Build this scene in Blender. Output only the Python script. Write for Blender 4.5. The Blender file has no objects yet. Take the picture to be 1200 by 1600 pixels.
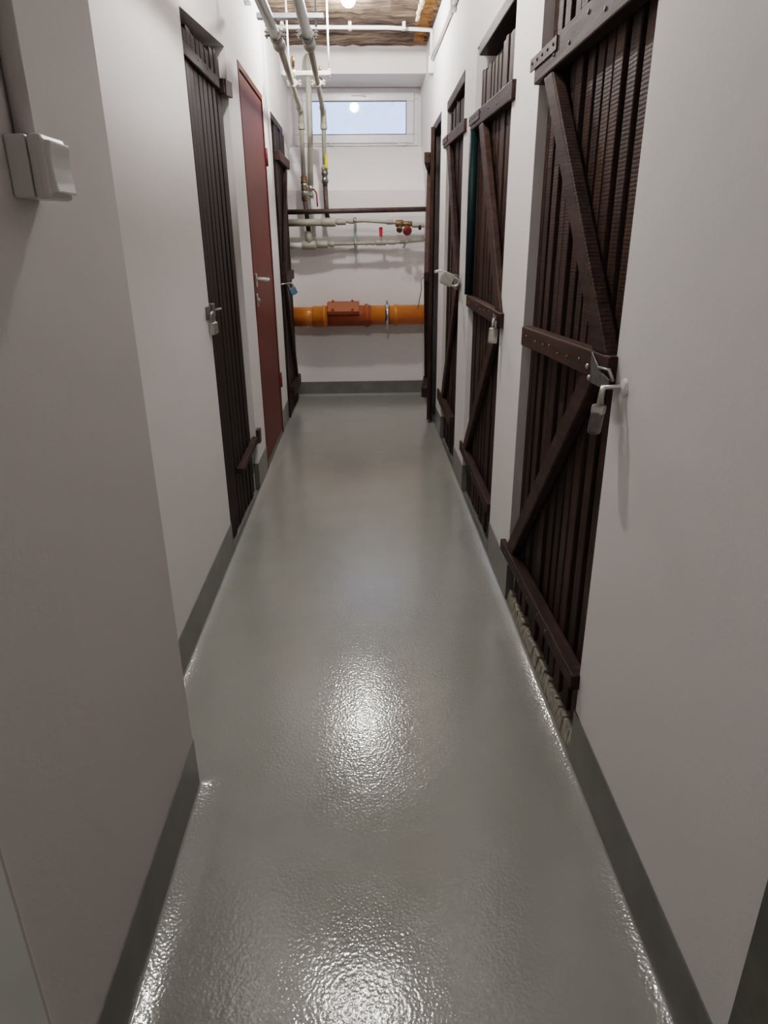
import bpy, bmesh, math, random
from mathutils import Vector, Matrix
random.seed(7)
scene = bpy.context.scene
COL = scene.collection
PI = math.pi

# ------------------------------------------------------------------ dimensions (metres)
WR = 0.515        # right wall face
WL = -0.584       # left wall face (beyond the pier)
WN = -0.4325      # face of the pier on the left, near the viewer
PIER_END = 1.333
YB = 6.0          # back wall face
YF = -2.2         # wall behind the viewer
ZC = 2.62         # ceiling
TH = 0.13         # wall thickness

# ------------------------------------------------------------------ materials
def new_mat(name):
    m = bpy.data.materials.new(name); m.use_nodes = True
    nt = m.node_tree; b = nt.nodes['Principled BSDF']
    return m, nt, b

def coords(nt, scale=(1, 1, 1), kind='Object'):
    tc = nt.nodes.new('ShaderNodeTexCoord'); mp = nt.nodes.new('ShaderNodeMapping')
    mp.inputs['Scale'].default_value = scale
    nt.links.new(tc.outputs[kind], mp.inputs['Vector'])
    return mp.outputs['Vector']

def noise(nt, vec, scale, detail=4, rough=.55, dist=0):
    n = nt.nodes.new('ShaderNodeTexNoise')
    n.inputs['Scale'].default_value = scale; n.inputs['Detail'].default_value = detail
    n.inputs['Roughness'].default_value = rough; n.inputs['Distortion'].default_value = dist
    nt.links.new(vec, n.inputs['Vector'])
    return n.outputs['Fac']

def ramp(nt, fac, stops):
    r = nt.nodes.new('ShaderNodeValToRGB'); e = r.color_ramp.elements
    while len(e) < len(stops): e.new(.5)
    for k, (p, c) in enumerate(stops):
        e[k].position = p; e[k].color = (*c, 1) if len(c) == 3 else c
    nt.links.new(fac, r.inputs['Fac'])
    return r.outputs['Color']

def bump(nt, b, height, strength, dist=.01, prev=None):
    n = nt.nodes.new('ShaderNodeBump')
    n.inputs['Strength'].default_value = strength; n.inputs['Distance'].default_value = dist
    nt.links.new(height, n.inputs['Height'])
    if prev: nt.links.new(prev, n.inputs['Normal'])
    nt.links.new(n.outputs['Normal'], b.inputs['Normal'])
    return n.outputs['Normal']

def mixc(nt, fac, a, b, mode='MIX'):
    m = nt.nodes.new('ShaderNodeMix'); m.data_type = 'RGBA'; m.blend_type = mode
    if isinstance(fac, (int, float)): m.inputs[0].default_value = fac
    else: nt.links.new(fac, m.inputs[0])
    for s, v in ((6, a), (7, b)):
        if isinstance(v, tuple): m.inputs[s].default_value = (*v, 1)
        else: nt.links.new(v, m.inputs[s])
    return m.outputs[2]

def plain(name, col, rough=.5, metal=0, spec=.5, var=.12, nscale=25, bmp=0.0, coat=0):
    m, nt, b = new_mat(name)
    v = coords(nt); f = noise(nt, v, nscale)
    lo = tuple(c * (1 - var) for c in col); hi = tuple(min(1, c * (1 + var)) for c in col)
    nt.links.new(ramp(nt, f, [(.3, lo), (.7, hi)]), b.inputs['Base Color'])
    b.inputs['Roughness'].default_value = rough; b.inputs['Metallic'].default_value = metal
    b.inputs['Specular IOR Level'].default_value = spec
    if coat: b.inputs['Coat Weight'].default_value = coat; b.inputs['Coat Roughness'].default_value = .08
    if bmp: bump(nt, b, f, bmp, .004)
    return m

def plaster(name, col, marks=None):
    m, nt, b = new_mat(name)
    v = coords(nt)
    big = noise(nt, v, 1.6, 3); fine = noise(nt, v, 160, 3, .6); mid = noise(nt, v, 14, 4, .6)
    c = ramp(nt, big, [(.3, tuple(x * .975 for x in col)), (.7, col)])
    for (cx, cz, rx, rz, dark) in (marks or []):
        # darker marks on the plaster
        mp = nt.nodes.new('ShaderNodeMapping'); tc = nt.nodes.new('ShaderNodeTexCoord')
        mp.inputs['Location'].default_value = (-cx / rx, 0, -cz / rz); mp.inputs['Scale'].default_value = (1 / rx, 0, 1 / rz)
        nt.links.new(tc.outputs['Object'], mp.inputs['Vector'])
        ln = nt.nodes.new('ShaderNodeVectorMath'); ln.operation = 'LENGTH'; nt.links.new(mp.outputs[0], ln.inputs[0])
        ad = nt.nodes.new('ShaderNodeMath'); ad.operation = 'MULTIPLY_ADD'
        nt.links.new(noise(nt, v, 22, 5, .65), ad.inputs[0]); ad.inputs[1].default_value = 2.2
        nt.links.new(ln.outputs['Value'], ad.inputs[2])
        mk = ramp(nt, ad.outputs[0], [(.0, (1, 1, 1)), (.99, (0, 0, 0))])
        sc = nt.nodes.new('ShaderNodeMath'); sc.operation = 'SUBTRACT'; sc.use_clamp = True
        sc.inputs[0].default_value = 1.9; nt.links.new(ad.outputs[0], sc.inputs[1])
        c = mixc(nt, sc.outputs[0], c, tuple(x * dark for x in col))
    nt.links.new(c, b.inputs['Base Color'])
    b.inputs['Roughness'].default_value = .75; b.inputs['Specular IOR Level'].default_value = .25
    n1 = bump(nt, b, mid, .12, .006)
    bump(nt, b, fine, .14, .002, n1)
    return m

def wood(name, axis, base, gain=1.0):
    m, nt, b = new_mat(name)
    sc = [34, 34, 34]; sc[axis] = 2.2
    v = coords(nt, tuple(sc))
    # each piece of timber gets its own grain offset
    oi = nt.nodes.new('ShaderNodeObjectInfo')
    ad = nt.nodes.new('ShaderNodeVectorMath'); ad.operation = 'ADD'
    mu = nt.nodes.new('ShaderNodeMath'); mu.operation = 'MULTIPLY'; mu.inputs[1].default_value = 57.0
    nt.links.new(oi.outputs['Random'], mu.inputs[0]); nt.links.new(v, ad.inputs[0]); nt.links.new(mu.outputs[0], ad.inputs[1])
    g = noise(nt, ad.outputs[0], 1.0, 6, .65, .6)
    blot = noise(nt, coords(nt), 7, 4, .6)
    lo = tuple(x * .45 * gain for x in base); hi = tuple(x * 1.5 * gain for x in base)
    c = ramp(nt, g, [(.28, lo), (.5, tuple(x * gain for x in base)), (.75, hi)])
    c = mixc(nt, .55, c, ramp(nt, blot, [(.3, (.55, .5, .5)), (.7, (1.25, 1.2, 1.15))]), 'MULTIPLY')
    hv = ramp(nt, oi.outputs['Random'], [(0, (.78, .72, .70)), (.5, (1, 1, 1)), (1, (1.2, 1.08, .98))])
    c = mixc(nt, 1.0, c, hv, 'MULTIPLY')
    nt.links.new(c, b.inputs['Base Color'])
    b.inputs['Roughness'].default_value = .55; b.inputs['Specular IOR Level'].default_value = .22
    # saw marks running across the grain
    sv = [1, 1, 1]; w = nt.nodes.new('ShaderNodeTexWave'); w.bands_direction = 'XYZ'[axis]
    w.inputs['Scale'].default_value = 38; w.inputs['Distortion'].default_value = 1.5; w.inputs['Detail'].default_value = 1
    nt.links.new(coords(nt), w.inputs['Vector'])
    n1 = bump(nt, b, g, .5, .004)
    bump(nt, b, w.outputs['Fac'], .22, .002, n1)
    return m

M = {}
M['wall'] = plaster('white_plaster', (.86, .835, .83))
M['wall_back'] = plaster('white_plaster_marked', (.86, .83, .835),
                         [(-.05, 1.10, .085, .085, .78), (.40, .98, .11, .07, .84)])
M['wall_pier'] = plaster('shade_toned_white_plaster', (.66, .62, .605))  # white plaster darkened so its colour carries the shade on the pier
M['skirt'] = plain('grey_skirting_paint', (.20, .20, .185), .3, 0, .45, .18, 6, .05)
M['wood_v'] = wood('dark_stained_timber_upright', 2, (.050, .0285, .022))
M['wood_h'] = wood('dark_stained_timber_level', 1, (.060, .036, .030), 1.0)
M['wood_far'] = wood('dark_stained_timber_old', 2, (.027, .0165, .0125))
M['iron'] = plain('rusty_brown_iron', (.085, .055, .05), .55, .25, .4, .35, 30, .2)
M['ppr'] = plain('grey_cream_plastic_pipe', (.40, .38, .32), .42, 0, .4, .06)
M['ppr_over'] = plain('light_grey_plastic_pipe', (.36, .35, .315), .42, 0, .4, .06)
M['orange'] = plain('orange_sewer_plastic', (.60, .20, .025), .28, 0, .5, .06)
M['orange_dark'] = plain('brick_orange_plastic', (.36, .10, .035), .5, 0, .25, .08)
M['steel'] = plain('brushed_steel', (.55, .54, .50), .32, .9, .5, .15, 60)
M['steel_dark'] = plain('dull_steel', (.20, .19, .18), .45, .7, .5, .25, 60, .1)
M['zinc'] = plain('galvanised_steel', (.48, .50, .51), .4, .6, .5, .1)
M['brass'] = plain('old_brass', (.20, .13, .07), .45, .6, .5, .3, 60)
M['white_pl'] = plain('white_plastic', (.74, .73, .71), .35, 0, .5, .03)
M['white_metal'] = plain('white_painted_metal', (.80, .80, .77), .35, 0, .5, .03)
M['pvc'] = plain('window_pvc', (.74, .735, .75), .3, 0, .5, .03)
M['switch'] = plain('switch_plastic', (.62, .585, .565), .3, 0, .5, .03)
M['rocker'] = plain('switch_rocker_plastic', (.78, .77, .75), .12, 0, .6, .03, coat=.5)
M['seal'] = plain('dark_rubber_seal', (.02, .022, .03), .6)
M['red_door'] = plain('oxide_red_steel', (.165, .052, .040), .5, 0, .18, .08, 3)
M['red'] = plain('red_plastic', (.62, .035, .05), .4)
M['red_dark'] = plain('dark_red_wheel', (.22, .03, .03), .45, 0, .4, .2)
M['yellow'] = plain('yellow_plastic', (.75, .60, .04), .4)
M['blue'] = plain('blue_lock_body', (.12, .25, .36), .35, .3)
M['green'] = plain('dark_green_plastic', (.006, .026, .025), .55, 0, .25)
M['navy'] = plain('navy_black_panel', (.012, .013, .022), .5)
M['dark'] = plain('store_darkness_black', (.006, .005, .005), .9)  # near-black colour paints the unlit space behind the planks
M['mortar'] = plain('rough_cream_mortar', (.36, .34, .29), .9, 0, .2, .35, 40, .8)
M['trim_l'] = plain('light_grey_paint', (.86, .87, .85), .5, 0, .3, .04, 8)
M['trim_r'] = plain('dark_grey_green_paint', (.13, .13, .105), .4, 0, .4, .3, 12, .1)
M['chrome'] = plain('bright_clamp', (.72, .72, .72), .2, 1, .5, .05)
M['lens'] = plain('dark_mark', (.05, .04, .035), .6)

# floor paint
m, nt, b = new_mat('glossy_grey_floor_paint')
v = coords(nt)
big = noise(nt, v, 1.1, 4, .6); mid = noise(nt, v, 6, 5, .6)
c = ramp(nt, big, [(.3, (.325, .328, .302)), (.7, (.368, .371, .346))])
c = mixc(nt, .35, c, ramp(nt, mid, [(.3, (.88, .88, .88)), (.7, (1.06, 1.06, 1.06))]), 'MULTIPLY')
nt.links.new(c, b.inputs['Base Color'])
rg = ramp(nt, mid, [(.3, (.13, .13, .13)), (.7, (.20, .20, .20))]); nt.links.new(rg, b.inputs['Roughness'])
b.inputs['Specular IOR Level'].default_value = .5
b.inputs['Coat Weight'].default_value = .6; b.inputs['Coat Roughness'].default_value = .075
vo = nt.nodes.new('ShaderNodeTexVoronoi'); vo.inputs['Scale'].default_value = 170; vo.feature = 'SMOOTH_F1'
nt.links.new(v, vo.inputs['Vector'])
n0 = bump(nt, b, noise(nt, v, 3.0, 2, .5), .12, .012)
n1 = bump(nt, b, vo.outputs['Distance'], .20, .0022, n0)
patch = noise(nt, v, 2.2, 3, .6); rough_patch = noise(nt, coords(nt, (1, .6, 1)), 55, 5, .7)
pm = nt.nodes.new('ShaderNodeMath'); pm.operation = 'MULTIPLY'
nt.links.new(ramp(nt, patch, [(.45, (0, 0, 0)), (.85, (1, 1, 1))]), pm.inputs[0]); nt.links.new(rough_patch, pm.inputs[1])
sx = nt.nodes.new('ShaderNodeSeparateXYZ'); nt.links.new(v, sx.inputs[0])
mr = nt.nodes.new('ShaderNodeMapRange'); mr.interpolation_type = 'SMOOTHSTEP'
mr.inputs['From Min'].default_value = 1.1; mr.inputs['From Max'].default_value = 1.55; mr.inputs['To Min'].default_value = 1; mr.inputs['To Max'].default_value = .06
nt.links.new(sx.outputs['Y'], mr.inputs['Value'])
pq = nt.nodes.new('ShaderNodeMath'); pq.operation = 'MULTIPLY'
nt.links.new(pm.outputs[0], pq.inputs[0]); nt.links.new(mr.outputs[0], pq.inputs[1])
n2 = bump(nt, b, pq.outputs[0], .5, .004, n1)   # older, rougher coat near the doorway
for inp in ('Coat Normal',): nt.links.new(n2, b.inputs[inp])
M['floor'] = m

# ceiling: torn brown and cream fibre boards
m, nt, b = new_mat('torn_brown_ceiling')
v = coords(nt, (1.3, 9, 1)); g = noise(nt, v, 2.2, 9, .70, .7)
v2 = coords(nt, (1, 1.6, 1)); g2 = noise(nt, v2, 3.2, 4, .6)
c1 = ramp(nt, g, [(.34, (.02, .012, .008)), (.42, (.17, .10, .075)), (.50, (.40, .30, .23)), (.60, (.70, .62, .52))])
c2 = ramp(nt, g2, [(.36, (.16, .105, .09)), (.48, (.42, .34, .30)), (.64, (.85, .74, .62))])
c = mixc(nt, .85, c1, c2, 'MULTIPLY')
nt.links.new(c, b.inputs['Base Color']); b.inputs['Roughness'].default_value = .85
bump(nt, b, g, 1.0, .05)
M['ceiling'] = m
M['foam'] = plain('cream_foam_seam', (.60, .52, .40), .9, 0, .2, .2, 60, .6)
M['rust_patch'] = plain('rust_orange_fibre', (.30, .14, .05), .9, 0, .2, .5, 14, .8)

# lamp glass
m, nt, b = new_mat('lit_bulb_glass')
b.inputs['Base Color'].default_value = (1, 1, 1, 1)
b.inputs['Emission Color'].default_value = (1.0, .985, .955, 1); b.inputs['Emission Strength'].default_value = 650
M['bulb'] = m
m, nt, b = new_mat('lit_hall_glass')
b.inputs['Emission Color'].default_value = (1.0, .985, .955, 1); b.inputs['Emission Strength'].default_value = 170
M['bulb_hall'] = m

# window pane
m, nt, b = new_mat('window_glass')
nt.nodes.remove(b); out = nt.nodes['Material Output']
tr = nt.nodes.new('ShaderNodeBsdfTransparent'); tr.inputs[0].default_value = (.95, .97, 1, 1)
gl = nt.nodes.new('ShaderNodeBsdfGlossy'); gl.inputs['Roughness'].default_value = .03
di = nt.nodes.new('ShaderNodeBsdfDiffuse'); di.inputs[0].default_value = (.55, .56, .56, 1)
fr = nt.nodes.new('ShaderNodeFresnel'); fr.inputs['IOR'].default_value = 1.5
mx = nt.nodes.new('ShaderNodeMixShader'); nt.links.new(fr.outputs[0], mx.inputs[0]); nt.links.new(tr.outputs[0], mx.inputs[1]); nt.links.new(gl.outputs[0], mx.inputs[2])
mx2 = nt.nodes.new('ShaderNodeMixShader')
dirt = noise(nt, coords(nt, (1, 1, 1)), 9, 6, .7)
nt.links.new(ramp(nt, dirt, [(.58, (.0, .0, .0)), (.85, (.35, .35, .35))]), mx2.inputs[0])
nt.links.new(mx.outputs[0], mx2.inputs[1]); nt.links.new(di.outputs[0], mx2.inputs[2]); nt.links.new(mx2.outputs[0], out.inputs[0])
M['glass'] = m

# ------------------------------------------------------------------ mesh helpers
def bx(bm, x0, x1, y0, y1, z0, z1, bev=0):
    x0, x1 = sorted((x0, x1)); y0, y1 = sorted((y0, y1)); z0, z1 = sorted((z0, z1))
    vs = [bm.verts.new(p) for p in ((x0,y0,z0),(x1,y0,z0),(x1,y1,z0),(x0,y1,z0),(x0,y0,z1),(x1,y0,z1),(x1,y1,z1),(x0,y1,z1))]
    fs = [bm.faces.new([vs[i] for i in q]) for q in ((3,2,1,0),(4,5,6,7),(0,1,5,4),(1,2,6,5),(2,3,7,6),(3,0,4,7))]
    if bev:
        ed = list({e for f in fs for e in f.edges})
        bmesh.ops.bevel(bm, geom=ed, offset=bev, segments=2, affect='EDGES', profile=.5)
    return bm

def prism(bm, poly, a, b, axis=0, bev=0):
    """extrude a polygon lying across `axis` from a to b; the polygon uses the two other axes in order"""
    def P(p, t):
        return {0: (t, p[0], p[1]), 1: (p[0], t, p[1]), 2: (p[0], p[1], t)}[axis]
    A = [bm.verts.new(P(p, a)) for p in poly]; B = [bm.verts.new(P(p, b)) for p in poly]
    fs = [bm.faces.new(A), bm.faces.new(B[::-1])]
    n = len(poly)
    for i in range(n): fs.append(bm.faces.new([A[i], B[i], B[(i+1) % n], A[(i+1) % n]]))
    bmesh.ops.recalc_face_normals(bm, faces=fs)
    if bev:
        ed = list({e for f in fs for e in f.edges})
        bmesh.ops.bevel(bm, geom=ed, offset=bev, segments=2, affect='EDGES', profile=.5)
    return bm

def tube(bm, pts, r, seg=14, caps=True):
    """round tube through pts; r one number or one per point"""
    pts = [Vector(p) for p in pts]; n = len(pts)
    rs = [r] * n if isinstance(r, (int, float)) else list(r)
    tans = []
    for i in range(n):
        a = pts[i] - pts[i-1] if i else pts[1] - pts[0]
        c = pts[i+1] - pts[i] if i < n-1 else a
        a = a.normalized() if a.length > 1e-9 else c.normalized(); c = c.normalized() if c.length > 1e-9 else a
        t = a + c; tans.append(t.normalized() if t.length > 1e-6 else a)
    ref = Vector((0, 0, 1)) if abs(tans[0].z) < .9 else Vector((1, 0, 0))
    u = tans[0].cross(ref).normalized(); rings = []
    for i in range(n):
        t = tans[i]; u = (u - t * u.dot(t)).normalized(); w = t.cross(u)
        rings.append([bm.verts.new(pts[i] + (u * math.cos(2*PI*k/seg) + w * math.sin(2*PI*k/seg)) * rs[i]) for k in range(seg)])
    for i in range(n-1):
        for k in range(seg):
            f = bm.faces.new([rings[i][k], rings[i][(k+1) % seg], rings[i+1][(k+1) % seg], rings[i+1][k]]); f.smooth = True
    if caps:
        bm.faces.new(rings[0][::-1]); bm.faces.new(rings[-1])
    return bm

def turned(bm, p0, d, prof, seg=24):
    """a turned piece along direction d from p0: prof is [(distance, radius)...]"""
    d = Vector(d).normalized(); p0 = Vector(p0)
    ref = Vector((0, 0, 1)) if abs(d.z) < .9 else Vector((1, 0, 0))
    u = d.cross(ref).normalized(); w = d.cross(u)
    rings = [[bm.verts.new(p0 + d*t + (u*math.cos(2*PI*k/seg) + w*math.sin(2*PI*k/seg))*r) for k in range(seg)] for t, r in prof]
    for i in range(len(rings)-1):
        for k in range(seg):
            f = bm.faces.new([rings[i][k], rings[i][(k+1) % seg], rings[i+1][(k+1) % seg], rings[i+1][k]])
            f.smooth = abs(prof[i+1][0] - prof[i][0]) > 1e-4
    bm.faces.new(rings[0][::-1]); bm.faces.new(rings[-1])
    return bm

def ball(bm, c, r, seg=24):
    bmesh.ops.create_uvsphere(bm, u_segments=seg, v_segments=seg//2, radius=r, matrix=Matrix.Translation(c))
    for f in bm.faces: f.smooth = True
    return bm

def B(): return bmesh.new()

def obj(name, bm, mat, parent=None, local=False):
    if parent is not None and not local:
        q, off = parent, Vector((0, 0, 0))
        while q is not None: off += q.location; q = q.parent
        bmesh.ops.translate(bm, verts=bm.verts, vec=-off)
    bmesh.ops.recalc_face_normals(bm, faces=bm.faces)
    me = bpy.data.meshes.new(name); bm.to_mesh(me); bm.free()
    if not isinstance(mat, (list, tuple)): mat = [mat]
    for x in mat: me.materials.append(x)
    o = bpy.data.objects.new(name, me); COL.objects.link(o)
    if parent is not None: o.parent = parent
    return o

def thing(name, label, cat, loc=(0, 0, 0), group=None, kind=None):
    o = bpy.data.objects.new(name, None); COL.objects.link(o); o.location = loc
    o.empty_display_size = .05
    return tag(o, label, cat, group, kind)

def tag(o, label, cat, group=None, kind=None):
    o['label'] = label; o['category'] = cat
    if group: o['group'] = group
    if kind: o['kind'] = kind
    return o

def struct(name, bm, mat, label=None):
    o = obj(name, bm, mat); o['kind'] = 'structure'
    if label: o['label'] = label
    return o

# ------------------------------------------------------------------ openings (y0, y1, top at y0, top at y1)
R1 = (1.385, 2.235, 2.05, 2.05)
R2 = (2.620, 3.440, 2.03, 2.03)
R3 = (3.800, 4.520, 2.03, 2.01)
R4 = (4.845, 5.470, 2.01, 2.00)
L1 = (2.700, 3.530, 1.985, 2.060)
L2 = (3.862, 4.730, 2.085, 2.085)
L3 = (5.130, 5.850, 2.065, 2.065)
RW = [R1, R2, R3, R4]; LW = [L1, L2, L3]

# ------------------------------------------------------------------ room shell
def floor_z(x, y):
    # the paint is drawn up in a shallow cove towards each wall
    l = WN if y < PIER_END else WL
    if y < .55 or x <= l - .001 or x >= WR + .001: return 0.0
    d = min(x - l, WR - x, (YB - y))
    if y >= PIER_END: d = min(d, math.hypot(max(0, x - WN), y - PIER_END))
    return .012*(1 - max(d, 0)/.075)**2 if d < .075 else 0.0
xs = [-1.2, -.9, WL - .03, WL - .0015] + [WL + .075*k/8 for k in range(9)] + [WN - .0015] + [WN + .075*k/8 for k in range(9)]
xs += [-.3 + .09*k for k in range(8)] + [WR - .075 + .075*k/8 for k in range(9)] + [WR + .0015, WR + .04, 1.0]
xs = sorted(xs)
ys = [YF - .2, -1, 0, .3, .549, .551] + [.65 + .1*k for k in range(7)] + [PIER_END - .002, PIER_END, PIER_END + .012, PIER_END + .025, PIER_END + .04, PIER_END + .055] + [1.41 + .1*k for k in range(44)] + [5.85, 5.925, 5.94, 5.955, 5.97, 5.985, 6.0, 6.12]
bm = B(); G = [[bm.verts.new((x, y, floor_z(x, y))) for y in ys] for x in xs]
for i in range(len(xs) - 1):
    for j in range(len(ys) - 1):
        f = bm.faces.new([G[i][j], G[i+1][j], G[i+1][j+1], G[i][j+1]]); f.smooth = True
bx(bm, -1.2, 1.0, YF - .2, YB + .12, -.15, -.03)
struct('floor', bm, M['floor'])

# ceiling built as an uneven skin of torn boards
bm = B(); nx, ny = 30, 60
grid = [[None]*(ny+1) for _ in range(nx+1)]
for i in range(nx+1):
    for j in range(ny+1):
        x = -1.15 + 1.85*i/nx; y = YF - .1 + (YB + .12 - YF + .1)*j/ny
        grid[i][j] = bm.verts.new((x, y, ZC + random.uniform(-.004, .010)))
for i in range(nx):
    for j in range(ny):
        bm.faces.new([grid[i][j], grid[i][j+1], grid[i+1][j+1], grid[i+1][j]])
bx(bm, -1.2, .75, YF - .2, YB + .12, ZC + .03, ZC + .1)
struct('ceiling', bm, M['ceiling'])
# wide seam of foam beads and the rusty strip beside it, along the right edge of the ceiling
bm = B(); y = 3.2
while y < 5.35:
    bmesh.ops.create_icosphere(bm, subdivisions=1, radius=random.uniform(.008, .018), matrix=Matrix.Translation((.395 + random.uniform(-.008, .008), y, ZC - .006)))
    y += random.uniform(.014, .028)
struct('trim_1', bm, M['foam'], 'bead of cream foam along the ceiling seam')
bm = B()
for k in range(60):
    y0 = 3.2 + k*.045
    prism(bm, [(.405, y0), (.405, y0+.047), (.47 + random.uniform(0, .03), y0+.047), (.47 + random.uniform(0, .03), y0)], ZC - .004 - random.uniform(0, .006), ZC + .02, 2)
struct('trim_2', bm, M['rust_patch'], 'rusty brown strip of ceiling fibre beside the right wall')

def wall_side(name, s, W, ops, ya, yb, mat):
    """a long wall on side s (+1 right, -1 left), face at x = W, cut by door openings"""
    bm = B(); xo = W + s*TH; cur = ya; top = ZC + .06
    for (y0, y1, ta, tb) in ops:
        bx(bm, W, xo, cur, y0, -.1, top)
        prism(bm, [(y0, ta), (y1, tb), (y1, top), (y0, top)], W, xo)
        cur = y1
    bx(bm, W, xo, cur, yb, -.1, top)
    return struct(name, bm, mat)

wall_side('wall_right', 1, WR, RW, YF, YB + .75, M['wall'])
wall_side('wall_left', -1, WL, LW, PIER_END - .3, YB + .75, M['wall'])
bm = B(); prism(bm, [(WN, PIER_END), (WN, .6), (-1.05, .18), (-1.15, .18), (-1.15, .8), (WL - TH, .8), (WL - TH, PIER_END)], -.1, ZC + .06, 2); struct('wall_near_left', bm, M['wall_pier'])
bm = B(); bx(bm, -1.15, -1.05, YF, .2, -.1, ZC + .06); struct('wall_hall_left', bm, M['wall'])
bm = B(); bx(bm, -1.2, .9, YF - .15, YF, -.1, ZC + .06); struct('wall_front', bm, M['wall'])
# panels closing the openings, near-black to paint the stores' darkness; navy at far right
bm = B(); bx(bm, WR + TH + .001, WR + TH + .02, 1.2, 4.7, -.1, 2.3); struct('wall_dark_backing_right', bm, M['dark'])
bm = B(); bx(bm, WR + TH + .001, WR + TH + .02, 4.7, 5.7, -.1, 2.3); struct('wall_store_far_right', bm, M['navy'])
bm = B(); bx(bm, WL - TH - .001, WL - TH - .02, 2.5, 5.95, -.1, 2.3); struct('wall_dark_backing_left', bm, M['dark'])

# back wall: upright below, a sloping sill up to the recessed window, a beam above
SILL_F, SILL_B, SOF = 1.645, 2.015, 2.443
YW = 6.50   # window plane
bm = B()
prism(bm, [(YB, -.1), (YB + .7, -.1), (YB + .7, SILL_B), (YW, SILL_B), (6.42, 2.0), (YB, SILL_F)], WL - .05, WR + .05, 0)
prism(bm, [(YB, SOF), (YB + .7, SOF), (YB + .7, ZC + .08), (YB, ZC + .08)], WL - .05, WR + .05, 0)
# cheeks beside the window frame
bx(bm, WL - .05, -.545, YW + .0, YB + .7, SILL_B, SOF); bx(bm, .497, WR + .05, YW, YB + .7, SILL_B, SOF)
struct('wall_back', bm, M['wall_back'])

# window_1 : white plastic frame, sash and glass
t = bpy.data.objects.new('window_1', None); COL.objects.link(t); t.location = (-.02, YW, SILL_B); t['kind'] = 'structure'
t['label'] = 'small white basement window high in the end wall'
def ring(bm, x0, x1, z0, z1, w, y0, y1, bev):
    bx(bm, x0, x1, y0, y1, z0, z0 + w, bev); bx(bm, x0, x1, y0, y1, z1 - w, z1, bev)
    bx(bm, x0, x0 + w, y0, y1, z0 + w, z1 - w, bev); bx(bm, x1 - w, x1, y0, y1, z0 + w, z1 - w, bev)
bm = B(); ring(bm, -.545, .497, SILL_B + .001, SOF - .002, .082, YW - .01, YW + .06, .003); obj('window_frame', bm, M['pvc'], t)
bm = B(); ring(bm, -.468, .458, 2.033, 2.408, .066, YW - .03, YW + .03, .006); sash = obj('sash', bm, M['pvc'], t)
bm = B(); ring(bm, -.403, .393, 2.098, 2.343, .004, YW - .031, YW - .02, 0); obj('seal', bm, M['seal'], t)
bm = B(); bx(bm, -.402, .392, YW - .012, YW - .008, 2.099, 2.342); obj('pane', bm, M['glass'], t)
bm = B(); bx(bm, -.06, .06, YW - .05, YW - .032, 2.378, 2.388, .003); bx(bm, .03, .06, YW - .05, YW - .028, 2.372, 2.4, .004); obj('window_handle', bm, M['pvc'], t)
bm = B()
for x in (-.25, .32): bx(bm, x, x + .075 if x > 0 else x + .02, YW - .05, YW - .02, 2.012, 2.03, .003)
obj('hinge_cap', bm, M['pvc'], t)

# skirting painted on the foot of the walls
def skirt(name, s, W, segs, h=.145):
    bm = B()
    for (a, c, ha, hb) in segs: prism(bm, [(a - .003, 0), (c + .003, 0), (c + .003, hb), (a - .003, ha)], W - s*.003, W + s*.024, 0)
    struct(name, bm, M['skirt'])
skirt('baseboard_right', 1, WR, [(.62, R1[0], .14, .16), (R1[1], R2[0], .15, .16), (R2[1], R3[0], .15, .15), (R3[1], R4[0], .15, .15), (R4[1], YB, .13, .12)])
skirt('baseboard_left', -1, WL, [(PIER_END, L1[0], .13, .145), (L1[1], L2[0], .15, .15), (L2[1], L3[0], .15, .15), (L3[1], YB, .14, .13)])
skirt('baseboard_near_left', -1, WN, [(.606, PIER_END - .0, .145, .145)])
bm = B(); bx(bm, WL, WR, YB - .004, YB + .01, 0, .118, .001); struct('baseboard_back', bm, M['skirt'])
bm = B(); bx(bm, WL, WN, PIER_END - .01, PIER_END + .004, 0, .145, .001); struct('baseboard_pier', bm, M['skirt'])

# painted frame of the doorway the view looks through
bm = B(); prism(bm, [(WN + .001, .601), (WN - .006, .606), (-.92, .266), (-.90, .24)], 0, 2.2, 2); struct('trim_3', bm, M['trim_l'], 'light grey painted door frame edge on the left')
bm = B(); bx(bm, WR - .008, WR + .02, .2, .623, 0, 2.2, .002); struct('trim_4', bm, M['trim_r'], 'dark grey painted door frame edge on the right')

# ragged mortar sill under the first right door
bm = B(); y = R1[0] + .005
while y < R1[1] - .02:
    d = random.uniform(.018, .035); h = random.uniform(.042, .058)
    prism(bm, [(WR + .003, 0), (WR + .07, 0), (WR + .07, h*.8), (WR + random.uniform(.006, .016), h)], y, min(y + d, R1[1]), 1)
    y += d
struct('trim_5', bm, M['mortar'], 'ragged cream mortar sill under the nearest right door')
# timber heads over openings
def head(name, s, W, y0, y1, za, zb, dep, thick, mat, label, out=.012):
    bm = B(); prism(bm, [(y0, za), (y1, zb), (y1, zb + thick), (y0, za + thick)], W - s*out, W + s*dep, 0, .004); struct(name, bm, mat, label)
head('trim_6', 1, WR, R2[0] - .0, 3.36, 1.985, 1.985, .075, .045, M['wood_h'], 'brown timber lintel over the second right door', .004)
head('trim_7', 1, WR, R3[0], R3[1], 1.975, 1.96, .06, .05, M['wood_h'], 'brown timber lintel over the third right door', .003)
head('trim_8', 1, WR, R4[0], R4[1], 1.965, 1.955, .06, .05, M['wood_h'], 'brown timber lintel over the ajar far right door', .003)
head('trim_9', -1, WL, L3[0], L3[1], 2.02, 2.02, .06, .045, M['wood_h'], 'brown timber lintel over the far left door', .003)

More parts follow.
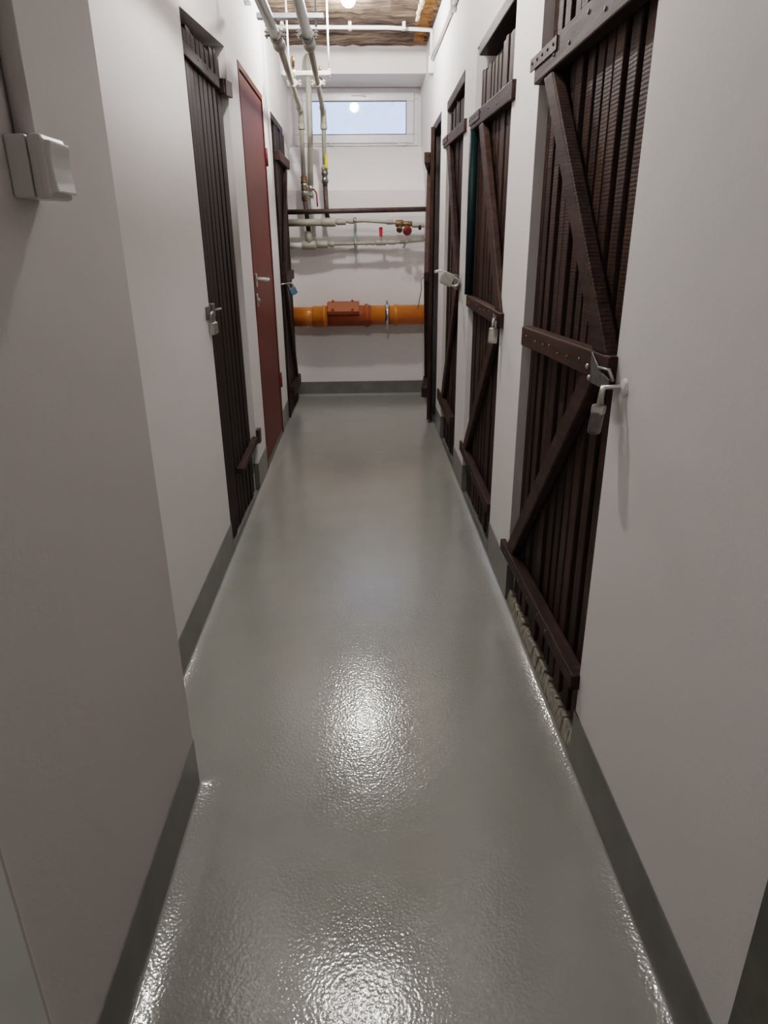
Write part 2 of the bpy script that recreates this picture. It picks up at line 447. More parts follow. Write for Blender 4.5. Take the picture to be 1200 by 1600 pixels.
# ------------------------------------------------------------------ plank doors
def door(name, label, s, W, y0, y1, zb, zt, n0=-.02, pitch=.073, width=(.044, .056), mat='wood_v', first_wide=None, ztop=None, thick=.024, backing='dark'):
    """upright battens between y0 and y1, standing n0 in front of the wall face"""
    t = thing(name, label, 'door', (W, (y0+y1)/2, 0), 'cellar store doors', 'structure')
    y = y0 + .004; k = 0
    while y < y1 - .02:
        w = random.uniform(*width)
        if k == 0 and first_wide: w = first_wide
        w = min(w, y1 - y - .002)
        a = n0 + random.uniform(-.004, .005); dz = random.uniform(-.015, .012)
        zz = zt if ztop is None else ztop((y + w/2 - y0)/(y1 - y0))
        bot = zb + random.uniform(0, .014); lean = random.uniform(-.003, .003)
        bm = B(); prism(bm, [(y, bot), (y + w, bot + random.uniform(-.006, .006)), (y + w + lean, zz + dz), (y + lean, zz + dz + random.uniform(-.004, .004))], W - s*a, W - s*(a - thick), 0, .003)
        obj('plank', bm, M[mat], t)
        y += w + max(.008, pitch - sum(width)/2 + random.uniform(-.006, .006)); k += 1
    return t

def bar(t, name, s, W, poly, n1, n2, mat='wood_h', bev=.004):
    bm = B(); prism(bm, poly, W - s*n1, W - s*n2, 0, bev); return obj(name, bm, M[mat], t)

def rail(t, s, W, ya, za, yb, zb, h, n1, n2=-.018, edge=None, nails=0, mat='wood_h'):
    """a ledge across the battens; past `edge` (the far side of the opening) it lies on the wall face"""
    bm = B(); ye = yb if edge is None else min(yb, edge - .002); f = (ye - ya)/(yb - ya); ze = za + (zb - za)*f
    prism(bm, [(ya, za), (ye, ze), (ye, ze + h), (ya, za + h)], W - s*n1, W - s*n2, 0, .004)
    if ye < yb: prism(bm, [(ye - .01, ze), (yb, zb), (yb, zb + h), (ye - .01, ze + h)], W - s*n1, W - s*.0008, 0, .004)
    o = obj('rail', bm, M[mat], t)
    for k in range(nails):
        f = .2 + .75*(k + .5)/nails; yy = ya + (yb - ya)*f + random.uniform(-.02, .02); zz = za + (zb - za)*f + h*random.uniform(.3, .75)
        bm = B(); turned(bm, (W - s*(n1 - .001), yy, zz), (-s, 0, 0), [(0, .005), (.003, .0045), (.004, .002)], 8); obj('nail', bm, M['steel_dark'], o)
    return o

def brace(t, s, W, p, q, w, n1, n2=-.016):
    p = Vector(p); q = Vector(q); hw = w/2
    # sawn level at both ends so that it meets the rails
    return bar(t, 'brace', s, W, [(p.x - hw, p.y), (p.x + hw, p.y), (q.x + hw, q.y), (q.x - hw, q.y)], n1, n2, 'wood_h', .005)

def strap(t, s, W, ya, za, yb, zb, h, n, holes=5):
    bm = B(); prism(bm, [(ya, za), (yb, zb), (yb, zb + h), (ya, za + h)], W - s*(n + .004), W - s*n, 0, .001); o = obj('hinge_strap', bm, M['iron'], t)
    for k in range(holes):
        f = (k + .5)/holes
        bm = B(); turned(bm, (W - s*(n + .004), ya + (yb-ya)*f, za + (zb-za)*f + h*.55), (-s, 0, 0), [(0, .0045), (.002, .004), (.003, .001)], 8); obj('bolt', bm, M['lens'], o)
    return o

# --- right, nearest
D1 = door('door_1', 'nearest dark plank door on the right with Z braces and exposed mortar sill', 1, WR, R1[0] + .004, R1[1] - .018, .05, 2.045, -.022, .073, (.046, .056), 'wood_v', .10)
RN = .019
rail(D1, 1, WR, 1.392, 1.662, 2.222, 1.668, .070, RN, edge=R1[1], nails=5)
strap(D1, 1, WR, 2.262, 1.706, 1.98, 1.700, .032, RN)
rail(D1, 1, WR, 1.376, .982, 2.172, .953, .058, RN, nails=7)
rail(D1, 1, WR, 1.380, .225, 2.292, .190, .042, RN + .002, edge=R1[1], nails=6)
brace(D1, 1, WR, (2.07, 1.664), (1.445, 1.036), .088, RN - .001)
brace(D1, 1, WR, (1.515, .980), (2.18, .238), .085, RN - .006)
# --- right, second
D2 = door('door_2', 'second dark plank door on the right with a green strip at its far edge', 1, WR, R2[0] + .004, R2[1] - .03, .012, 1.93, -.020, .068, (.046, .054), 'wood_v')
rail(D2, 1, WR, 2.560, 1.690, 3.485, 1.722, .060, .014, edge=R2[1], nails=4)
strap(D2, 1, WR, 3.500, 1.742, 3.22, 1.734, .036, .014, 4)
rail(D2, 1, WR, 2.550, .960, 3.425, .965, .053, .014, nails=6)
rail(D2, 1, WR, 2.625, .190, 3.490, .222, .050, .014, edge=R2[1], nails=4)
brace(D2, 1, WR, (3.20, 1.712), (2.625, 1.012), .100, .012)
brace(D2, 1, WR, (2.67, .961), (3.37, .268), .090, .008)
bm = B(); tube(bm, [(WR - .004, 3.425, 1.715), (WR - .004, 3.420, 1.36), (WR - .004, 3.415, 1.020)], .020, 12); obj('green_edge_strip', bm, M['green'], D2)['label'] = 'dark green strip along the far edge'
# --- right, third
D3 = door('door_3', 'third dark plank door on the right behind a large square padlock', 1, WR, R3[0] + .004, R3[1] - .02, .012, 1.955, -.020, .064, (.044, .052), 'wood_v')
rail(D3, 1, WR, 3.690, 1.750, 4.585, 1.775, .055, .014, edge=R3[1], nails=4)
strap(D3, 1, WR, 4.600, 1.795, 4.36, 1.788, .034, .014, 3)
rail(D3, 1, WR, 3.930, .220, 4.66, .245, .070, .014, edge=R3[1], nails=3)
brace(D3, 1, WR, (4.37, 1.765), (3.86, 1.06), .10, .012)
brace(D3, 1, WR, (3.88, 1.06), (4.45, .30), .10, .006)
# --- right, far: ajar, hinged at its far edge
hx, hy = WR + .004, R4[1] - .02
D4 = thing('door_4', 'far right dark plank door standing ajar with a wire at its edge', 'door', (hx, hy, 0), 'cellar store doors', 'structure')
def l_bx(name, y0, y1, z0, z1, x0, x1, mat, bev=.003):
    bm = B(); bx(bm, x0, x1, y0, y1, z0, z1, bev); return obj(name, bm, M[mat], D4, True)
y = -.53
while y < -.03:
    w = random.uniform(.05, .06); l_bx('plank', y, min(y + w, -.004), .02 + random.uniform(0, .012), 1.95 + random.uniform(-.02, .01), 0, .026, 'wood_v'); y += w + .012
l_bx('rail', -.50, 0, 1.735, 1.80, -.042, 0, 'wood_h', .004)
l_bx('rail', -.49, 0, 1.0, 1.06, -.035, 0, 'wood_h', .004)
l_bx('rail', -.50, 0, .19, .26, -.042, 0, 'wood_h', .004)
for (p, q) in (((-.06, 1.735), (-.46, 1.06)), ((-.46, 1.0), (-.06, .26))):
    bm = B(); prism(bm, [(p[0]-.03, p[1]), (p[0]+.03, p[1]), (q[0]+.03, q[1]), (q[0]-.03, q[1])], -.034, 0, 0, .004); obj('brace', bm, M['wood_h'], D4, True)
bm = B(); tube(bm, [(-.036, -.49, 1.03), (-.055, -.495, 1.01), (-.05, -.50, .95), (-.066, -.50, .87), (-.075, -.495, .82)], .003, 6); obj('wire', bm, M['steel_dark'], D4, True)
D4.rotation_euler = (0, 0, -math.atan2(.062, .53))

# --- left, nearest
L1D = door('door_5', 'nearest dark plank door on the left with an old lock plate', -1, WL, L1[0] + .003, L1[1] - .035, .008, 1.99, -.02, .078, (.058, .072), 'wood_far', .075, lambda f: 1.955 + .05*f)
rail(L1D, -1, WL, L1[0] + .01, 1.856, 3.40, 1.868, .042, -.004, -.022, nails=3)
bm = B(); prism(bm, [(3.40, 1.852), (3.56, 1.868), (3.56, 1.93), (3.40, 1.915)], WL + .001, WL + .016, 0, .003); bx(bm, WL - .018, WL + .01, 3.38, 3.42, 1.86, 1.912, .002); obj('hinge_block', bm, M['wood_h'], L1D)
rail(L1D, -1, WL, 3.04, .252, 3.50, .268, .030, .010, -.022)
bm = B(); bx(bm, WL + .0008, WL + .022, 3.53, 3.585, .262, .335, .003); bx(bm, WL - .018, WL + .012, 3.49, 3.535, .268, .300, .002); obj('hinge_block', bm, M['iron'], L1D)
bm = B(); bx(bm, WL - .018, WL + .010, 2.704, 2.765, .995, 1.045, .003); bx(bm, WL + .001, WL + .006, 2.63, 2.71, .995, 1.04, .001); hp = obj('hasp', bm, M['steel_dark'], L1D)
bm = B(); tube(bm, [(WL + .012, 2.755, 1.02), (WL + .018, 2.83, 1.018)], .004, 8); obj('staple', bm, M['steel'], hp)
# --- left, red steel door
D6 = thing('door_6', 'oxide red steel door on the left with white lever handle', 'door', (WL, (L2[0]+L2[1])/2, 0), 'cellar store doors', 'structure')
bm = B(); fy0, fy1, fz = L2[0] + .002, L2[1] - .002, L2[2] - .002
bx(bm, WL - .06, WL + .004, fy0, fy0 + .022, .0, fz, .002); bx(bm, WL - .06, WL + .004, fy1 - .022, fy1, .0, fz, .002); bx(bm, WL - .06, WL + .004, fy0 + .022, fy1 - .022, fz - .03, fz, .002)
obj('door_frame', bm, M['red_door'], D6)
bm = B(); bx(bm, WL - .045, WL - .002, fy0 + .026, fy1 - .026, .035, fz - .036, .003); leaf = obj('door_leaf', bm, M['red_door'], D6)
bm = B(); bx(bm, WL - .05, WL - .003, fy0 + .02, fy1 - .02, 0, .034, .002); obj('threshold', bm, M['skirt'], D6)
for z in (1.70, .33):
    bm = B(); turned(bm, (WL + .006, fy1 - .01, z), (0, 0, 1), [(0, .011), (.10, .011)], 14); obj('hinge', bm, M['red_dark'], D6)
bm = B(); prism(bm, [(fy0 + .055, 1.035), (fy0 + .095, 1.035), (fy0 + .095, 1.105), (fy0 + .055, 1.105)], WL - .002, WL + .008, 0, .003)
prism(bm, [(fy0 + .057, .93), (fy0 + .093, .93), (fy0 + .093, 1.0), (fy0 + .057, 1.0)], WL - .002, WL + .006, 0, .003); obj('lock_plate', bm, M['steel'], D6)
bm = B(); tube(bm, [(WL, fy0 + .075, 1.075), (WL + .045, fy0 + .075, 1.075), (WL + .055, fy0 + .085, 1.073), (WL + .055, fy0 + .13, 1.068), (WL + .053, fy0 + .19, 1.068)], [.011, .009, .010, .009, .010], 12); obj('door_handle', bm, M['white_metal'], D6)
bm = B(); turned(bm, (WL + .005, fy0 + .075, .965), (1, 0, 0), [(0, .011), (.008, .011), (.012, .008)], 14); obj('lock_cylinder', bm, M['steel'], D6)
# --- left, far
L3D = door('door_7', 'far left dark plank door with a blue padlock', -1, WL, L3[0] + .003, L3[1] - .02, .0, 2.0, .012, .075, (.06, .07), 'wood_far', .07, thick=.03)
rail(L3D, -1, WL, 5.125, 1.775, 5.80, 1.775, .062, .048, .010)
bm = B(); prism(bm, [(5.13, .995), (5.70, .995), (5.70, 1.06), (5.13, 1.06)], WL + .012, WL + .046, 0, .004); obj('rail', bm, M['wood_h'], L3D)
rail(L3D, -1, WL, 5.25, .14, 5.82, .14, .085, .045, .010)
brace(L3D, -1, WL, (5.65, 1.78), (5.22, 1.06), .06, .040, .012)
brace(L3D, -1, WL, (5.22, .997), (5.70, .22), .06, .036, .012)

# ------------------------------------------------------------------ hasps and padlocks
def hasp_right(D, y, z, n, ln=.085, h=.034):
    bm = B(); # plate bent out from the door towards the wall staple
    prism(bm, [(WR - n - .001, y + .09), (WR - n - .004, y + .09), (WR - n - .016, y + .02), (WR - n - .014, y - .02), (WR - n - .010, y - .02), (WR - n - .011, y + .02)], z, z + h, 2, .0008)
    o = obj('hasp', bm, M['steel_dark'], D)
    for k in range(2):
        bm = B(); turned(bm, (WR - n - .004, y + .07 - k*.03, z + h*.5), (-1, 0, 0), [(0, .006), (.004, .005), (.006, .002)], 10); obj('bolt', bm, M['steel'], o)
    return o

def padlock(name, label, top, w, h, d, rot, mat, sh=None, r=.0045, rim=None):
    """hangs from point `top` (inside the shackle bow); local z is down the lock"""
    t = thing(name, label, 'padlock', top, 'padlocks on the store doors'); sh = sh or h*.55
    bm = B(); bx(bm, -w/2, w/2, -d/2, d/2, -sh - h + .004, -sh + .004, min(d, w)*.22); bd = obj('lock_body', bm, mat, t, True)
    if rim:
        bm = B(); bx(bm, -w/2 - .001, w/2 + .001, -d/2 - .001, d/2 + .001, -sh - h*.28, -sh + .005, min(d, w)*.22); obj('lock_cap', bm, rim, bd, True)
    a = w*.30; pts = [(-a, 0, -sh - .006), (-a, 0, -a)] + [(-a*math.cos(PI*k/8), 0, -a + a*math.sin(PI*k/8)) for k in range(1, 8)] + [(a, 0, -a), (a, 0, -sh - .006)]
    bm = B(); tube(bm, pts, r, 10); obj('shackle', bm, M['steel'], t, True)
    bm = B(); turned(bm, (0, 0, -sh - h + .005), (0, 0, -1), [(0, w*.16), (.002, w*.16), (.003, w*.1)], 12); obj('keyhole', bm, M['steel_dark'], bd, True)
    t.rotation_euler = rot
    return t

# door_1: angled steel flap, wall staple in a dab of white mortar
bm = B(); prism(bm, [(1.470, 1.036), (1.462, .972), (1.392, .974), (1.350, .986), (1.348, .998), (1.405, 1.006)], WR - RN - .006, WR - RN - .0025, 0, .001)
h1 = obj('hasp', bm, M['steel_dark'], D1)
for (y, z) in ((1.50, 1.0), (1.482, .978)):
    bm = B(); turned(bm, (WR - RN + .001, y, z), (-1, 0, 0), [(0, .007), (.004, .006), (.007, .003)], 10); obj('bolt', bm, M['steel'], h1)
bm = B(); tube(bm, [(WR - RN + .004, 1.415, 1.008), (WR - RN - .006, 1.415, 1.012), (WR - RN - .006, 1.352, 1.018), (WR - RN + .004, 1.350, .995)], .0035, 8); obj('corner_hook', bm, M['steel'], D1)
t = thing('lock_staple', 'steel staple in white mortar beside the nearest right door', 'lock staple', (WR, 1.32, .995))
bm = B(); ball(bm, (0, 0, 0), 1, 20); bmesh.ops.scale(bm, verts=bm.verts, vec=(.008, .018, .018)); bmesh.ops.translate(bm, verts=bm.verts, vec=(WR - .001, 1.322, .988)); obj('mortar_dab', bm, M['white_metal'], t)
bm = B(); tube(bm, [(WR, 1.325, .989), (WR - .016, 1.328, .988), (WR - .036, 1.335, .986), (WR - .042, 1.332, .978), (WR - .040, 1.331, .952)], .0048, 10); obj('staple_loop', bm, M['steel'], t)
padlock('padlock', 'grey cylindrical padlock hanging on the nearest right door', (WR - .033, 1.352, .984), .035, .060, .024, (math.radians(4), math.radians(10), math.radians(62)), M['steel_dark'], .040, .0048, M['steel'])
# door_2
hasp_right(D2, 2.585, .968, .014)
padlock('padlock', 'small grey padlock hanging on the second right door', (WR - .032, 2.560, .992), .040, .056, .022, (0, math.radians(8), math.radians(50)), M['steel'], .034)
# door_3
bm = B(); bx(bm, WR - .022, WR - .014, 3.72, 3.86, 1.02, 1.095, .002); bx(bm, WR - .02, WR + .018, 3.805, 3.87, 1.03, 1.085, .002); obj('hasp', bm, M['steel_dark'], D3)
padlock('padlock', 'large square steel padlock tilted sideways on the third right door', (WR - .016, 3.715, 1.052), .066, .064, .030, (math.radians(6), math.radians(114), math.radians(0)), M['steel'], .034, .007)
t = thing('wall_hook', 'white hook on the wall strip beside the third right door', 'hook', (WR, 4.62, 1.09))
bm = B(); tube(bm, [(WR + .002, 4.62, 1.085), (WR - .03, 4.60, 1.083), (WR - .05, 4.58, 1.078)], .008, 10); obj('hook_arm', bm, M['white_metal'], t)
# door_5
padlock('padlock', 'worn oval padlock on the nearest left plank door', (WL + .016, 2.665, 1.018), .040, .044, .020, (0, math.radians(-4), math.radians(75)), M['steel'], .040, .005)
# door_7
padlock('padlock', 'small blue padlock on the far left plank door', (WL + .056, 5.20, .988), .050, .050, .022, (0, math.radians(-24), math.radians(20)), M['blue'], .040, .006)
bm = B(); tube(bm, [(WL + .01, 5.10, .985), (WL + .06, 5.195, .988)], .006, 8); obj('hasp', bm, M['steel'], L3D)

# ------------------------------------------------------------------ orange sewer pipe along the back wall
YO, ZO = 5.862, .690
t = thing('sewer_pipe', 'thick orange plastic sewer pipe with an inspection box on the end wall', 'pipe', (0, YO, ZO - .08))
bm = B(); turned(bm, (WL, YO, ZO - .004), (1, 0, 0), [(0, .078), (.24, .078)], 40)
obj('pipe_section', bm, M['orange'], t)
bm = B(); turned(bm, (-.42, YO, ZO - .004), (1, 0, 0), [(0, .079), (.012, .085), (.085, .085), (.088, .092), (.108, .092), (.111, .085), (.13, .084)], 40); obj('socket', bm, M['orange'], t)
bm = B(); turned(bm, (-.295, YO, ZO), (1, 0, 0), [(0, .083), (.265, .083), (.31, .083), (.314, .094), (.338, .094), (.342, .083), (.36, .083)], 40)
body = obj('inspection_body', bm, M['orange_dark'], t); body['label'] = 'brick red inspection fitting'
bm = B(); prism(bm, [(YO - .118, ZO + .045), (YO - .105, ZO + .015), (YO - .02, ZO + .07), (YO + .06, ZO + .07), (YO + .06, ZO + .112), (YO - .075, ZO + .112)], -.292, -.03, 0, .004)
lid = obj('inspection_lid', bm, M['orange_dark'], t)
for x in (-.245, -.085):
    for (yy, zz, dd) in ((YO - .02, ZO + .110, (0, 0, 1)), (YO - .104, ZO + .060, (0, -1, .2))):
        bm = B(); turned(bm, (x, yy, zz), dd, [(0, .011), (.014, .011), (.018, .007)], 12); obj('bolt', bm, M['orange_dark'], lid)
bm = B(); turned(bm, (.062, YO, ZO + .002), (1, 0, 0), [(0, .078), (.19, .078), (.195, .084), (.205, .088), (.225, .088), (.230, .080), (WR - .062, .079)], 40); obj('pipe_section', bm, M['orange'], t)
bm = B(); turned(bm, (.188, YO, ZO + .002), (1, 0, 0), [(0, .079), (0, .087), (.024, .087), (.024, .079)], 40)
bx(bm, .192, .208, YO - .012, YO + .012, ZO + .085, ZO + .118, .002); bx(bm, .192, .208, YO - .012, YO + .012, ZO - .118, ZO - .082, .002)
tube(bm, [(.2, YO, ZO - .10), (.2, YB + .0, ZO - .10)], .006, 8); obj('pipe_clamp', bm, M['chrome'], t)
# rubber edges of the clamp
bm = B()
for x in (.184, .213): turned(bm, (x, YO, ZO + .002), (1, 0, 0), [(0, .078), (0, .083), (.004, .083), (.004, .078)], 32)
obj('clamp_rubber', bm, M['seal'], t)

# ------------------------------------------------------------------ water pipes on the back wall
YP = 5.80     # upper line stands in front of the drops
t = thing('iron_pipe', 'straight rusty brown iron pipe across the end wall under the window', 'pipe', (0, 5.80, 1.46))
bm = B(); tube(bm, [(WL, 5.80, 1.481), (-.2, 5.80, 1.485), (WR, 5.80, 1.494)], .0185, 18); obj('pipe_run', bm, M['iron'], t)

def fit(bm, x0, x1, y, z, r): turned(bm, (x0, y, z), (1, 0, 0), [(0, r*.92), (.004, r), (x1 - x0 - .004, r), (x1 - x0, r*.92)], 18)
# upper cream line
ZU = 1.405
t = thing('water_pipe', 'upper cream plastic water pipe on the end wall with a dark red tap', 'pipe', (0, YP, ZU - .03))
bm = B(); tube(bm, [(WL, YP, ZU - .002), (-.30, YP, ZU)], .027, 18); obj('pipe_run', bm, M['ppr'], t)
bm = B(); tube(bm, [(-.22, YP, ZU), (.02, YP, ZU + .010), (.25, YP, ZU - .006), (.42, YP, ZU - .022)], .0125, 14); obj('pipe_run', bm, M['ppr'], t)
for a in ((-.31, -.20, ZU, .033), (-.195, -.12, ZU + .002, .024), (-.10, -.06, ZU + .006, .018), (.20, .25, ZU - .002, .019), (.40, .50, ZU - .024, .021)):
    bm = B(); fit(bm, a[0], a[1], YP, a[2], a[3]); obj('fitting', bm, M['ppr'], t)
bm = B(); fit(bm, .27, .33, YP, ZU - .012, .026); fit(bm, .33, .40, YP, ZU - .016, .020); turned(bm, (.31, YP, ZU - .012), (-.15, -.6, -.6), [(0, .02), (.05, .018), (.055, .024), (.075, .024)], 14)
turned(bm, (.34, YP, ZU - .014), (.3, -.7, -.6), [(0, .012), (.085, .010)], 12); tp = obj('tap_valve', bm, M['brass'], t)
bm = B(); turned(bm, (.355, YP - .058, ZU - .062), (.25, -.85, -.35), [(0, .020), (.004, .034), (.016, .036), (.026, .034), (.030, .018)], 12); obj('tap_wheel', bm, M['red_dark'], tp)
bm = B(); turned(bm, (.46, YP - .01, ZU - .03), (0, -.6, -.8), [(0, .012), (.03, .012), (.03, .009), (.034, .009)], 12); obj('drain_stub', bm, M['seal'], t)
# lower cream line
ZW = 1.243; YP = 5.86
t = thing('water_pipe', 'lower cream plastic water pipe on the end wall with a bright red lever', 'pipe', (0, YP, ZW - .03))
bm = B(); tube(bm, [(WL, YP, ZW - .008), (-.45, YP, ZW - .006)], .024, 18); obj('pipe_run', bm, M['white_pl'], t)
bm = B(); tube(bm, [(-.30, YP, ZW), (0, YP, ZW + .006), (.30, YP, ZW + .012), (WR, YP, ZW + .030)], .0125, 14); obj('pipe_run', bm, M['ppr'], t)
bm = B(); fit(bm, -.475, -.365, YP, ZW - .004, .034); turned(bm, (-.420, YP, ZW - .004), (0, 0, 1), [(0, .03), (.10, .03), (.104, .027)], 18); obj('tee', bm, M['ppr'], t)
for a in ((-.36, -.27, ZW, .029), (-.26, -.22, ZW + .002, .021), (.03, .05, ZW + .007, .018), (.08, .10, ZW + .008, .018), (.22, .27, ZW + .011, .018), (.31, .37, ZW + .015, .015)):
    bm = B(); fit(bm, a[0], a[1], YP, a[2], a[3]); obj('fitting', bm, M['ppr'], t)
bm = B(); fit(bm, .115, .195, YP, ZW + .010, .021); turned(bm, (.155, YP, ZW + .012), (0, -.3, 1), [(0, .012), (.04, .010)], 12); vb = obj('ball_valve', bm, M['ppr'], t)
bm = B(); prism(bm, [(.143, ZW + .055), (.167, ZW + .055), (.170, ZW + .125), (.140, ZW + .125)], YP - .026, YP - .014, 1, .004); obj('valve_lever', bm, M['red'], vb)
bm = B(); bx(bm, .149, .161, YP - .022, YP - .014, ZW + .02, ZW + .06, .001); obj('lever_stem', bm, M['chrome'], vb)
bm = B(); tube(bm, [(.345, YP, ZW + .013), (.345, YP - .02, ZW - .01), (.335, YP - .02, ZW - .03)], .009, 10); obj('drain_spout', bm, M['ppr'], t)
# strut bracket that carries both lines
t = thing('pipe_bracket', 'short upright steel bracket clamping the two cream water pipes', 'bracket', (-.05, YB, 1.2))
bm = B(); bx(bm, -.062, -.038, YB - .045, YB, 1.19, 1.45, .002); obj('strut', bm, M['zinc'], t)
for z, YP in ((ZU + .009, 5.80), (ZW + .006, 5.86)):
    bm = B(); turned(bm, (-.062, YP, z), (1, 0, 0), [(0, .013), (0, .018), (.024, .018), (.024, .013)], 18); tube(bm, [(-.05, YP + .015, z), (-.05, YB - .03, z)], .005, 8); bx(bm, -.055, -.045, YP - .006, YP + .006, z - .03, z - .014, .001); obj('clamp', bm, M['steel'], t)

# ------------------------------------------------------------------ overhead heating pipes and their drops
ZP, YD = 2.178, 5.86
def heating(label, x_near, x_far, x_drop, x_bot, side):
    t = thing('heating_pipe', label, 'pipe', (x_far, YD, ZP))
    bm = B(); tube(bm, [(x_near, YF, ZP), (x_near, 3.89, ZP)], .0235, 18); obj('pipe_run', bm, M['ppr_over'], t)
    xm = x_near
    bm = B(); turned(bm, (xm, 3.87, ZP), (0, 1, 0), [(0, .0245), (.004, .029), (.05, .030), (.055, .026), (.13, .026), (.135, .031), (.17, .031), (.20, .021), (.21, .017)], 20); obj('reducer', bm, M['ppr_over'], t)
    bm = B(); tube(bm, [(xm, 4.05, ZP), (x_far, YD - .035, ZP), (x_far, YD - .02, ZP - .004), (x_far, YD - .006, ZP - .018), (x_far, YD, ZP - .035), (x_bot, YD, 1.70)], .0165, 16); obj('pipe_run', bm, M['ppr'], t)
    bm = B(); tube(bm, [(x_far, YD - .16, ZP), (x_far, YD - .04, ZP), (x_far, YD - .022, ZP - .005), (x_far, YD - .006, ZP - .02), (x_far, YD, ZP - .04), (x_far, YD, ZP - .125)], .0225, 16)
    turned(bm, (x_far, YD, ZP - .085), (0, 0, -1), [(0, .026), (.035, .026), (.04, .022)], 16); obj('elbow', bm, M['ppr'], t)
    return t
hl = heating('left grey overhead heating pipe dropping down the end wall to a brass valve', -.392, -.437, -.437, -.439, -1)
hr = heating('right grey overhead heating pipe dropping to a valve with yellow lever', -.240, -.269, -.269, -.275, 1)
# left drop: brass valve, rusty tail into the lower tee
bm = B(); x = -.439
turned(bm, (x, YD, 1.735), (0, 0, -1), [(0, .024), (.03, .024), (.032, .027), (.05, .027), (.052, .021), (.07, .023), (.09, .026), (.115, .026), (.117, .021), (.14, .023), (.17, .023), (.172, .019)], 18); v1 = obj('brass_valve', bm, M['brass'], hl)
bm = B(); turned(bm, (x, YD, 1.70), (0, 0, -1), [(0, .0225), (.02, .0285), (.04, .0285), (.045, .022), (.075, .029), (.095, .029), (.1, .022)], 8); obj('valve_nut', bm, M['steel'], v1)
bm = B(); tube(bm, [(x, YD, 1.58), (-.428, YD, 1.45), (-.420, YD, 1.33)], .018, 14); obj('rusty_tail', bm, M['iron'], hl)
# right drop: yellow lever valve, rusty tail into the upper line
bm = B(); x = -.275
turned(bm, (x, YD, 1.80), (0, 0, -1), [(0, .02), (.03, .022), (.034, .026), (.055, .026), (.06, .020), (.085, .021), (.088, .026), (.11, .026), (.115, .019), (.135, .019)], 16); v2 = obj('steel_valve', bm, M['steel_dark'], hr)
bm = B(); turned(bm, (x, YD, 1.815), (0, 0, -1), [(0, .0165), (.02, .0255), (.035, .0255), (.04, .02)], 16); obj('valve_collar', bm, M['ppr'], v2)
bm = B(); prism(bm, [(x + .004, 1.79), (x + .030, 1.79), (x + .026, 1.885), (x + .010, 1.885)], YD - .045, YD - .032, 1, .003); tube(bm, [(x + .012, YD, 1.80), (x + .012, YD - .034, 1.80)], .006, 8); obj('valve_lever', bm, M['yellow'], v2)
bm = B(); turned(bm, (x, YD - .022, 1.715), (0, -1, 0), [(0, .010), (.012, .010), (.014, .006)], 12); obj('gauge_nut', bm, M['chrome'], v2)
bm = B(); tube(bm, [(x, YD, 1.68), (-.270, YD, 1.47), (-.262, YD, 1.435), (-.26, YD - .012, 1.415)], .018, 14); obj('rusty_tail', bm, M['iron'], hr)
# thick riser between the drops
t = thing('riser_pipe', 'thick cream upright pipe on the end wall between the two drops', 'pipe', (-.38, 5.90, 1.3))
bm = B(); tube(bm, [(-.372, YB + .01, 2.545), (-.372, 5.955, 2.545), (-.372, 5.925, 2.535), (-.373, 5.91, 2.50), (-.378, 5.905, 2.0), (-.392, 5.905, 1.66)], .0215, 18); obj('pipe_run', bm, M['ppr'], t)
bm = B(); tube(bm, [(-.392, 5.905, 1.66), (-.385, 5.925, 1.52), (-.378, 5.93, 1.30)], .014, 12); obj('pipe_run', bm, M['white_pl'], t)
bm = B(); turned(bm, (-.392, 5.905, 1.675), (0, 0, -1), [(0, .023), (.03, .024), (.034, .018), (.06, .018), (.062, .022), (.08, .022)], 14); turned(bm, (-.392, 5.905, 1.645), (.3, -1, 0), [(0, .010), (.05, .009)], 10); v3 = obj('ball_valve', bm, M['steel'], t)
bm = B(); tube(bm, [(-.376, 5.855, 1.645), (-.36, 5.85, 1.64), (-.345, 5.85, 1.615), (-.34, 5.85, 1.52)], .006, 8); obj('valve_lever', bm, M['red_dark'], v3)
# air vents standing on the pipes
for lab, x, y, zt, k in (('taller brass air vent on the left overhead pipe', -.394, 4.82, ZP + .12, .86), ('shorter brass air vent on the right overhead pipe', -.240, 4.98, ZP + .10, .62)):
    t = thing('air_vent', lab, 'air vent', (x, y, ZP), 'brass air vents')
    bm = B(); turned(bm, (x, y, ZP + .012), (0, 0, 1), [(0, .012), (.02, .012), (.022, .014), (.04, .014)], 12); obj('vent_base', bm, M['white_metal'] if k > .8 else M['iron'], t)
    bm = B(); turned(bm, (x, y, ZP + .05), (0, 0, 1), [(0, .009*k), (.02*k, .009*k), (.022*k, .013*k), (.045*k, .013*k), (.047*k, .0155*k), (.075*k, .0155*k), (.077*k, .010*k), (.088*k, .010*k)], 14); obj('vent_body', bm, M['brass'], t)

